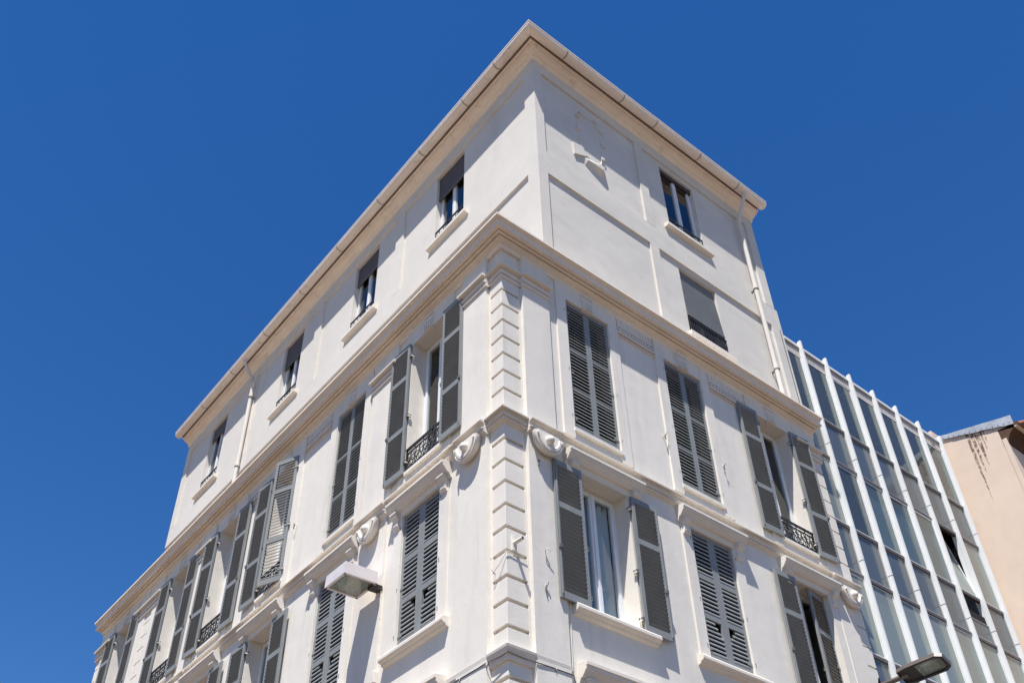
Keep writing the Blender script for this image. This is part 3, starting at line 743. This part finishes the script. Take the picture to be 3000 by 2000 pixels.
b = MB(); b.add([(-.125, -.74, .05), (.125, -.74, .05), (.125, -1.13, .05), (.09, -1.19, .05), (-.09, -1.19, .05), (-.125, -1.13, .05)], [(0, 1, 2, 3, 4, 5)], LAMPG); b.build("lens", sl)
b = MB(); b.box(-.09, .09, -1.10, -.83, .0525, .057, BULB); b.build("reflector", sl)
b = MB(); b.tube([(0, 0, .06), (0, -.25, .062), (0, -.55, .07)], .042, LAMPB, 12); b.box(-.08, .08, -.02, 0, -.06, .18, LAMPB); b.build("arm", sl)
sl.rotation_euler = (0, math.radians(24), 0)

# ------------------------------------------------------------------ glass office building
off = thing("office_building", "modern glass office building with white vertical fins beside the corner building", "building", PR(11.3, 0, 0))
OX, OZ = 11.3, 0
FINS = [8.69, 9.61, 10.51, 11.43, 12.36, 13.32, 14.27]
OEND = 14.40
def OP(u, o, z): return Vector((u-OX, -o, z))
TR = [16.28, 14.65, 13.58, 11.94, 10.88, 9.24, 8.18, 6.54, 5.48]     # transom centres
b = MB(OP)
b.box(8.16, OEND, -8, -.9, 0, 16.4, DARK)
b.box(8.16, 8.18, -.9, -.03, 0, 16.4, CONC); b.box(OEND-.02, OEND, -.9, -.03, 0, 16.4, CONC)
for z in (15.0-.95, 11.4, 8.7, 6.0): b.box(8.18, OEND-.02, -.9, -.06, z-.15, z+.15, DARK)
b.box(8.16, OEND, -.03, .0, 0, 5.4, CONC)
b.build("core", off)
b = MB(OP)
b.box(8.155, OEND+.01, -1.2, -.035, 16.30, 16.52, CONC); b.build("fascia", off)
b = MB(OP); b.box(8.155, OEND+.02, -1.2, .0, 16.555, 16.63, FIN); b.box(8.155, OEND+.02, -1.2, -.04, 16.52, 16.555, ALUD); b.build("coping", off)
b = MB()
b.prismx([(.0, 0), (0, 16.70), (-.03, 16.73), (-.095, 16.73), (-.095, 0)], -.024, .024, FIN)
b.box(-.012, .012, .0, .1, 0, 16.4, FIN)
for z in (13.905, 11.2, 8.5): b.box(-.0255, .0255, -.0965, -.001, z-.006, z+.006, ALUD)
fin = b.build("fin", off, OP(FINS[0], -.03, 0))
for u in FINS[1:]: inst(fin, off, OP(u, -.03, 0))
b = MB(OP)
for z in TR[1:]:
    b.box(8.16, OEND, -.09, -.02, z-.035, z+.035, ALU); b.box(8.16, OEND, -.09, -.035, z-.06, z-.035, ALUD); b.box(8.16, OEND, -.09, -.01, z+.005, z+.014, ALU)  # dark strip under each transom stands in for its shadow line
b.build("transom", off)
edges = [8.16]+FINS+[]
def pane(u0, u1, z0, z1, m, name, tiltin=0, o=-.04):
    b = MB(); w = u1-u0; h = z1-z0
    b.quad((0, .004, 0), (w, .004, 0), (w, .004, h), (0, .004, h), m)
    f = .022
    for x0, x1, za, zb in ((0, f, 0, h), (w-f, w, 0, h), (f, w-f, 0, f), (f, w-f, h-f, h)): b.box(x0, x1, -.008, .02, za, zb, ALU if m is SPAN else FIN)
    ob = b.build(name, off, OP(u0, o, z0)); ob.rotation_euler[0] = tiltin
    return ob
for i in range(len(edges)-1):
    u0 = edges[i]+(.03 if i else 0); u1 = edges[i+1]-.03
    for j in range(len(TR)-1):
        z1 = TR[j]-.048; z0 = TR[j+1]+.038
        if j == 0: z1 = 16.29
        if j % 2 == 0:
            tl = math.radians(-10) if (i == 5 and j == 2) else random.uniform(-.006, .006)
            pane(u0, u1, z0, z1, CLEAR if j == 0 or (j == 2 and i in (1, 2, 3, 4)) else MGLASS, "window", tl)
        else:
            if i == 5 and j == 3:
                pane(u0, u1, z0, z1-.55, SPAN, "spandrel_panel"); continue
            pane(u0, u1, z0, z1, SPAN, "spandrel_panel", 0, -.045)
b = MB(OP)       # blinds drawn behind some panes
for i in range(len(edges)-1):
    for j, frac in ((0, random.choice((0, 0, 0, .12))), (2, random.choice((0, 0, 1))), (4, 1), (6, 1)):
        if frac == 0 or (i == 5 and j == 2): continue
        z1 = TR[j]-.05; z0 = z1-(TR[j]-TR[j+1]-.1)*frac
        b.box(edges[i]+.05, edges[i+1]-.05, -.11, -.10, z0, z1, BLIND)
b.build("blind", off)

# ------------------------------------------------------------------ beige building beyond
BX = 14.45
bei = thing("beige_building", "peach rendered building with rust streaks beyond the glass office building", "building", (BX, 0, 0))
def rust_mat():
    m = mat("peach_render", (.70, .565, .455), .9, .15, noise=[(.5, .05), (3, .03)], bump=[(40, .2, .01)], dirt=[(1.2, (.58, .47, .36), .55, .9, (1, 1, .6))])
    nt = m.node_tree; N = nt.nodes; L = nt.links; b_ = N['Principled BSDF']
    src = b_.inputs['Base Color'].links[0].from_socket
    geo = N.new('ShaderNodeNewGeometry'); sx = N.new('ShaderNodeSeparateXYZ'); L.new(geo.outputs['Position'], sx.inputs[0])
    t = N.new('ShaderNodeTexNoise'); t.inputs['Scale'].default_value = 4.5; t.inputs['Detail'].default_value = 4; L.new(geo.outputs['Position'], t.inputs['Vector'])
    t2 = N.new('ShaderNodeTexNoise'); t2.inputs['Scale'].default_value = 11; t2.inputs['Detail'].default_value = 5; L.new(geo.outputs['Position'], t2.inputs['Vector'])
    def M_(op, a, b2, c=None):
        n = N.new('ShaderNodeMath'); n.operation = op
        for k, v in enumerate((a, b2, c)):
            if v is None: continue
            if isinstance(v, (int, float)): n.inputs[k].default_value = v
            else: L.new(v, n.inputs[k])
        return n.outputs[0]
    yy = M_('ADD', sx.outputs['Y'], M_('MULTIPLY', M_('SUBTRACT', t.outputs[0], .5), .06))
    total = None
    for y0, ztop, ln, wd in ((-.62, 16.53, 2.0, .05), (-.73, 16.5, 1.2, .055), (-.85, 16.46, 1.0, .065), (-.95, 16.43, .65, .035), (-1.02, 16.4, .4, .03), (-1.24, 16.33, .25, .016)):
        d = M_('ABSOLUTE', M_('SUBTRACT', yy, y0), 0)
        f = M_('DIVIDE', M_('SUBTRACT', sx.outputs['Z'], ztop-ln), ln)
        f = M_('MINIMUM', M_('MAXIMUM', f, 0), 1)
        width = M_('MULTIPLY', M_('POWER', f, .55), wd)
        s_ = M_('MULTIPLY', M_('SUBTRACT', width, d), 70)
        s_ = M_('MINIMUM', M_('MAXIMUM', s_, 0), 1)
        total = s_ if total is None else M_('MAXIMUM', total, s_)
    n2 = N.new('ShaderNodeMapRange'); n2.inputs[1].default_value = .36; n2.inputs[2].default_value = .56; L.new(t2.outputs[0], n2.inputs[0])
    fac = M_('MULTIPLY', M_('MULTIPLY', total, n2.outputs[0]), .88)
    mx = N.new('ShaderNodeMix'); mx.data_type = 'RGBA'; L.new(fac, mx.inputs[0]); L.new(src, mx.inputs[6]); mx.inputs[7].default_value = (.13, .06, .04, 1)
    L.new(mx.outputs[2], b_.inputs['Base Color']); return m
PEACH = rust_mat()
def BP(x, o, z): return Vector((x, -o, z))      # x beyond the party wall, o toward the street
FY = 1.45; SL = .335
def rz(o): return 16.76-SL*o
b = MB(BP)
prof = [(-6, 0), (FY, 0), (FY, rz(FY)-.02), (-6, rz(-6)-.02)]
b.prismx(prof, 0, 6, PEACH)
b.box(-.02, .04, FY-.09, FY+.02, 0, rz(FY)-.35, PEACH)
b.build("wall", bei)
b = MB(BP); b.prismx([(-6, rz(-6)-.02), (FY+.40, rz(FY+.40)-.02), (FY+.40, rz(FY+.4)+.06), (-6, rz(-6)+.06)], -.02, 6, BROWN); b.build("roof", bei)
b = MB(BP); n = 24
for i in range(n):      # canal tiles along the verge and eave
    x = .06+i*.22
    b.tube([(x+.1, FY+.5, rz(FY+.5)+.05), (x+.1, -2, rz(-2)+.05)], .08, TILE, 8)
b.build("roof_tile", bei)
b = MB(BP)
N_ = 14
for i in range(N_):
    o0 = -.15+(FY+.30+.15)*i/N_; o1 = -.15+(FY+.30+.15)*(i+1)/N_; j = random.uniform(-.010, .010)
    b.prismx([(o0, 16.72-.325*o0+j), (o1+.012, 16.72-.325*o1+j), (o1+.012, 16.805-.235*o1+.02), (o0, 16.805-.235*o0+.02)], -.035+random.uniform(-.006, .004), -.02, ZINC)
    b.tube([(-.045, (o0+o1)/2, 16.74-.30*(o0+o1)/2), (-.03, (o0+o1)/2, 16.74-.30*(o0+o1)/2)], .012, IRON2, 6)
b.build("flashing", bei)
b = MB(BP)
ze = rz(FY)
b.prismx([(FY-.1, ze-.52), (FY+.03, ze-.50), (FY+.06, ze-.40), (FY+.12, ze-.30), (FY+.22, ze-.22), (FY+.28, ze-.18), (FY+.30, ze-.10), (FY-.1, ze-.06)], -.01, 6, BROWN)
b.prismx([(FY-.1, ze-.10), (FY+.33, ze-.185), (FY+.38, ze-.145), (FY-.1, ze-.02)], -.01, 6, PEACH)
b.build("eaves_cornice", bei)
b = MB(BP); b.box(.3, .75, -.62, -.30, 16.7, 17.34, PEACH); b.build("parapet_block", bei)

# ------------------------------------------------------------------ ground
def sheet(name, pts, z, m, kind='structure'):
    b = MB(); b.add([(x, y, z) for x, y in pts], [tuple(range(len(pts)))], m); o = b.build(name); o['kind'] = kind; return o
sheet("ground", [(-900, -900), (900, -900), (900, 900), (-900, 900)], 0, PAVE)
sheet("road", [(-200, -16), (200, -16), (200, -9.5), (-200, -9.5)], .004, ASPH)
